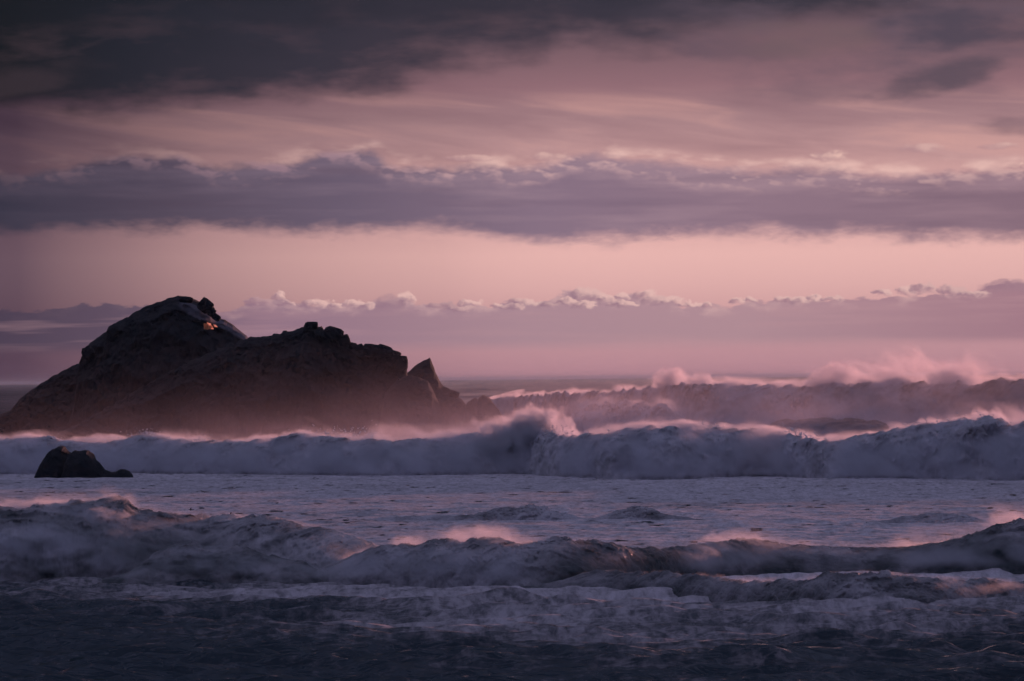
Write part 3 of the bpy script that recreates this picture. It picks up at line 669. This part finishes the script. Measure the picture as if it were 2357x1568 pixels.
rock_part('pinnacle', [(840, 960), (880, 890), (912, 870), (930, 862), (937, 857), (950, 846), (962, 836), (976, 829), (984, 826), (989, 823), (994, 836), (999, 848), (1001, 856), (1006, 866), (1012, 880), (1019, 889), (1030, 893), (1042, 901), (1050, 912), (1062, 920), (1070, 930), (1078, 944), (1095, 980), (1110, 1020)], 574, stack, .35, 11.0, amp=.5, jag=.08)
rock_part('saddle', [(860, 1020), (885, 905), (915, 872), (930, 866), (945, 864), (960, 866), (985, 878), (1010, 930), (1040, 1020)], 559, stack, .4, 13.0, amp=.6)
for i, (X, Y, rx, ry, tl) in enumerate([(474, 704, 17, 17, .9), (486, 716, 12, 12, .9), (498, 730, 12, 8, -.6), (718, 750, 15, 10, 0), (768, 768, 24, 16, -.3), (826, 800, 11, 8, .3), (812, 797, 10, 8, 0), (856, 806, 22, 15, -.1), (884, 810, 20, 16, -.35), (906, 822, 17, 16, -.3), (922, 836, 17, 18, 0), (792, 784, 14, 14, .3), (842, 802, 10, 9, .5),
                              (1044, 908, 12, 9, -.4), (262, 764, 14, 10, .4), (205, 812, 15, 16, .5), (430, 690, 18, 8, -.1)]):
    boulder(560 if 600 < X < 930 else 590 if X < 600 else 568, X, Y, rx, ry, stack, 3.3 * i, tilt=tl)
# thrust-out flakes below the summit, shaped for low sun, its orange painted into them
M_SUN_ORANGE, _t, _o = new_mat('sun_orange_stone')
_p = _t.nodes.new('ShaderNodeBsdfPrincipled'); _p.inputs['Base Color'].default_value = (.92, .36, .15, 1); _p.inputs['Roughness'].default_value = .8  # orange of the sunset light put into the stone's colour
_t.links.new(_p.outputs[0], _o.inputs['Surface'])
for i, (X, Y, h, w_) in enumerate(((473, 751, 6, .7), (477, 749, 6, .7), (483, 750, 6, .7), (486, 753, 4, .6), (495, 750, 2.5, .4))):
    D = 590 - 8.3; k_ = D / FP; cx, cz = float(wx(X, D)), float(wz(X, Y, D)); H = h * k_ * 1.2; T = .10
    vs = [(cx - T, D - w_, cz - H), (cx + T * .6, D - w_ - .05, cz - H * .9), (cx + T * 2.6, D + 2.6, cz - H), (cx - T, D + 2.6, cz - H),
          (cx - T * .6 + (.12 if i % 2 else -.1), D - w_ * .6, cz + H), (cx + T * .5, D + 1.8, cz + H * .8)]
    raw_mesh('stone_flake', vs, [(0, 1, 4), (1, 2, 5, 4), (2, 3, 5), (3, 0, 4, 5), (3, 2, 1, 0)], M_SUN_ORANGE, stack)
settle(stack, (float(wx(500, 590)), 590, 0))
r2 = rock_part('sea_rock', [(1058, 1000), (1068, 935), (1076, 926), (1088, 915), (1093, 914), (1098, 919), (1104, 913), (1111, 908), (1120, 912), (1128, 918), (1136, 930), (1146, 942), (1158, 965), (1172, 1010)], 570, None, .8, 15.0, amp=.4, step=1.0)
tag(r2, 'low twin-topped rock in the spray just right of the pinnacle', 'rock')
r3 = empty('sea_rock')
tag(r3, 'small black rock with two rounded humps in front of the longest breaker', 'rock')
rock_part('hump', [(80, 1100), (88, 1084), (98, 1064), (108, 1046), (116, 1036), (128, 1029), (142, 1027), (152, 1030), (160, 1038), (168, 1042), (190, 1048), (215, 1060), (225, 1100)], 366, r3, .8, 19.0, amp=.7, step=.8, rows=60, jag=.3)
rock_part('hump', [(140, 1100), (152, 1066), (160, 1048), (166, 1044), (172, 1037), (184, 1036), (190, 1033), (203, 1035), (207, 1040), (216, 1044), (220, 1053), (228, 1062), (234, 1070), (240, 1080), (256, 1087), (275, 1100)], 364, r3, .8, 22.0, amp=.7, step=.8, rows=60, jag=.34)
settle(r3, (float(wx(160, 365)), 365, 0))
r4 = rock_part('sea_rock', [(236, 1100), (250, 1088), (268, 1085), (276, 1080), (286, 1080), (296, 1084), (303, 1092), (306, 1100)], 364, None, .8, 25.0, amp=.15, step=.7, rows=40, jag=.04)
tag(r4, 'tiny low rock awash at the right foot of the two-humped rock', 'rock')

# ================================================================== birds
M_BIRD, _t, _o = new_mat('dark_feathers')
_p = _t.nodes.new('ShaderNodeBsdfPrincipled'); _p.inputs['Base Color'].default_value = (.02, .02, .022, 1); _p.inputs['Roughness'].default_value = .8
_t.links.new(_p.outputs[0], _o.inputs['Surface'])
def bird(label, X, Y, D, heading, roll, span=1.1):
    root = empty('seabird', (float(wx(X, D)), D, float(wz(X, Y, D))))
    tag(root, label, 'bird', 'dark seabirds skimming the left breaker')
    n = 12; prof = [(-.34, .005), (-.28, .02), (-.2, .045), (-.05, .07), (.08, .065), (.18, .04), (.24, .034), (.29, .036), (.33, .02), (.40, .006)]
    P = np.array([[(a, r * math.cos(q), r * math.sin(q)) for q in np.linspace(0, 2 * math.pi, n)] for a, r in prof])
    grid_mesh('body', P, M_BIRD, root)
    for s in (-1, 1):
        pts = []
        for f, ch, dz_, sw in ((0, .17, .02, 0), (.3, .16, .10, .05), (.55, .13, .12, .04), (.8, .08, .07, -.06), (1, .02, .0, -.16)):
            pts.append([(sw + ch * a, s * f * .5, dz_ + .012 * b) for a, b in ((.5, 0), (.25, 1), (-.5, .3), (-.5, -.3), (.25, -.6), (.5, 0))])
        grid_mesh('wing', np.array(pts), M_BIRD, root)
    raw_mesh('tail', [(-.3, .03, .01), (-.3, -.03, .01), (-.46, -.06, 0), (-.46, .06, 0), (-.3, .03, -.005), (-.3, -.03, -.005), (-.46, -.06, -.008), (-.46, .06, -.008)],
             [(0, 1, 2, 3), (7, 6, 5, 4), (0, 4, 5, 1), (1, 5, 6, 2), (2, 6, 7, 3), (3, 7, 4, 0)], M_BIRD, root)
    root.rotation_euler = (roll, 0, heading); root.scale = (span,) * 3
bird('slim dark seabird low over the left breaker, left one of the two birds', 437, 1173, 240, math.radians(200), math.radians(30), .42)
bird('dark seabird with bent wings low over the left breaker, right one of the two', 527, 1185, 235, math.radians(15), math.radians(-25), .55)

# ================================================================== mist round the sea stack, and the air
def mist(name, lo, hi, dens, zh, label, seed, sc=.12, pts=None, aniso=.4, step=.6):
    m, t, o = new_mat('mist')
    tc = t.nodes.new('ShaderNodeTexCoord'); x, y, z = sep(t, tc.outputs['Object'])
    n = noise(t, vec(t, (x + z * .5) * sc, y * sc, z * sc * 1.6 + seed), 1.0, 3, .55, .3)
    d = (z * (-1.0 / zh)).exp() * ((n - .30) * 2.6).sat()
    fx = x.smooth(lo[0], lo[0] + 14) * x.smooth(hi[0], hi[0] - 14) * y.smooth(lo[1], lo[1] + 10) * y.smooth(hi[1], hi[1] - 10) * z.smooth(hi[2], hi[2] - 2.0)
    if pts: fx = fx * x.curve(pts)
    vol = t.nodes.new('ShaderNodeVolumePrincipled'); vol.inputs['Color'].default_value = (.92, .88, .97, 1)
    vol.inputs['Anisotropy'].default_value = aniso
    t.links.new((d * fx * dens).s, vol.inputs['Density']); t.links.new(vol.outputs[0], o.inputs['Volume'])
    m.cycles.volume_step_rate = step
    b = box_mesh(name, lo, hi, m); tag(b, label, 'mist', None, 'stuff'); return b
mist('sea_mist', (-80, 392, .1), (75, 470, 13), .048, 2.15, 'pink sunlit mist drifting between the main breaker and the sea stack', 1.0,
     pts=[(-80, .10), (-45, .25), (-20, .8), (-4, 1.6), (6, 3.0), (20, 3.4), (40, 3.0), (75, 2.6)])

m, t, o = new_mat('haze')
vol = t.nodes.new('ShaderNodeVolumePrincipled'); vol.inputs['Color'].default_value = (.60, .78, .92, 1); vol.inputs['Density'].default_value = .00003
vol.inputs['Anisotropy'].default_value = .0
t.links.new(vol.outputs[0], o.inputs['Volume'])
hz = box_mesh('haze', (-46000 * 3, -60, -6.0), (46000 * 3, 46000, 24.0), m)
tag(hz, 'thin pale sea haze over the whole bay', 'haze', None, 'stuff')
S.cycles.volume_bounces = 3; S.cycles.max_bounces = 6; S.cycles.diffuse_bounces = 2; S.cycles.glossy_bounces = 2
S.cycles.use_denoising = True; S.cycles.use_adaptive_sampling = True; S.cycles.adaptive_threshold = .04; S.cycles.adaptive_min_samples = 16
S.cycles.volume_max_steps = 256; S.cycles.sample_clamp_direct = 4.0; S.cycles.sample_clamp_indirect = 3.0
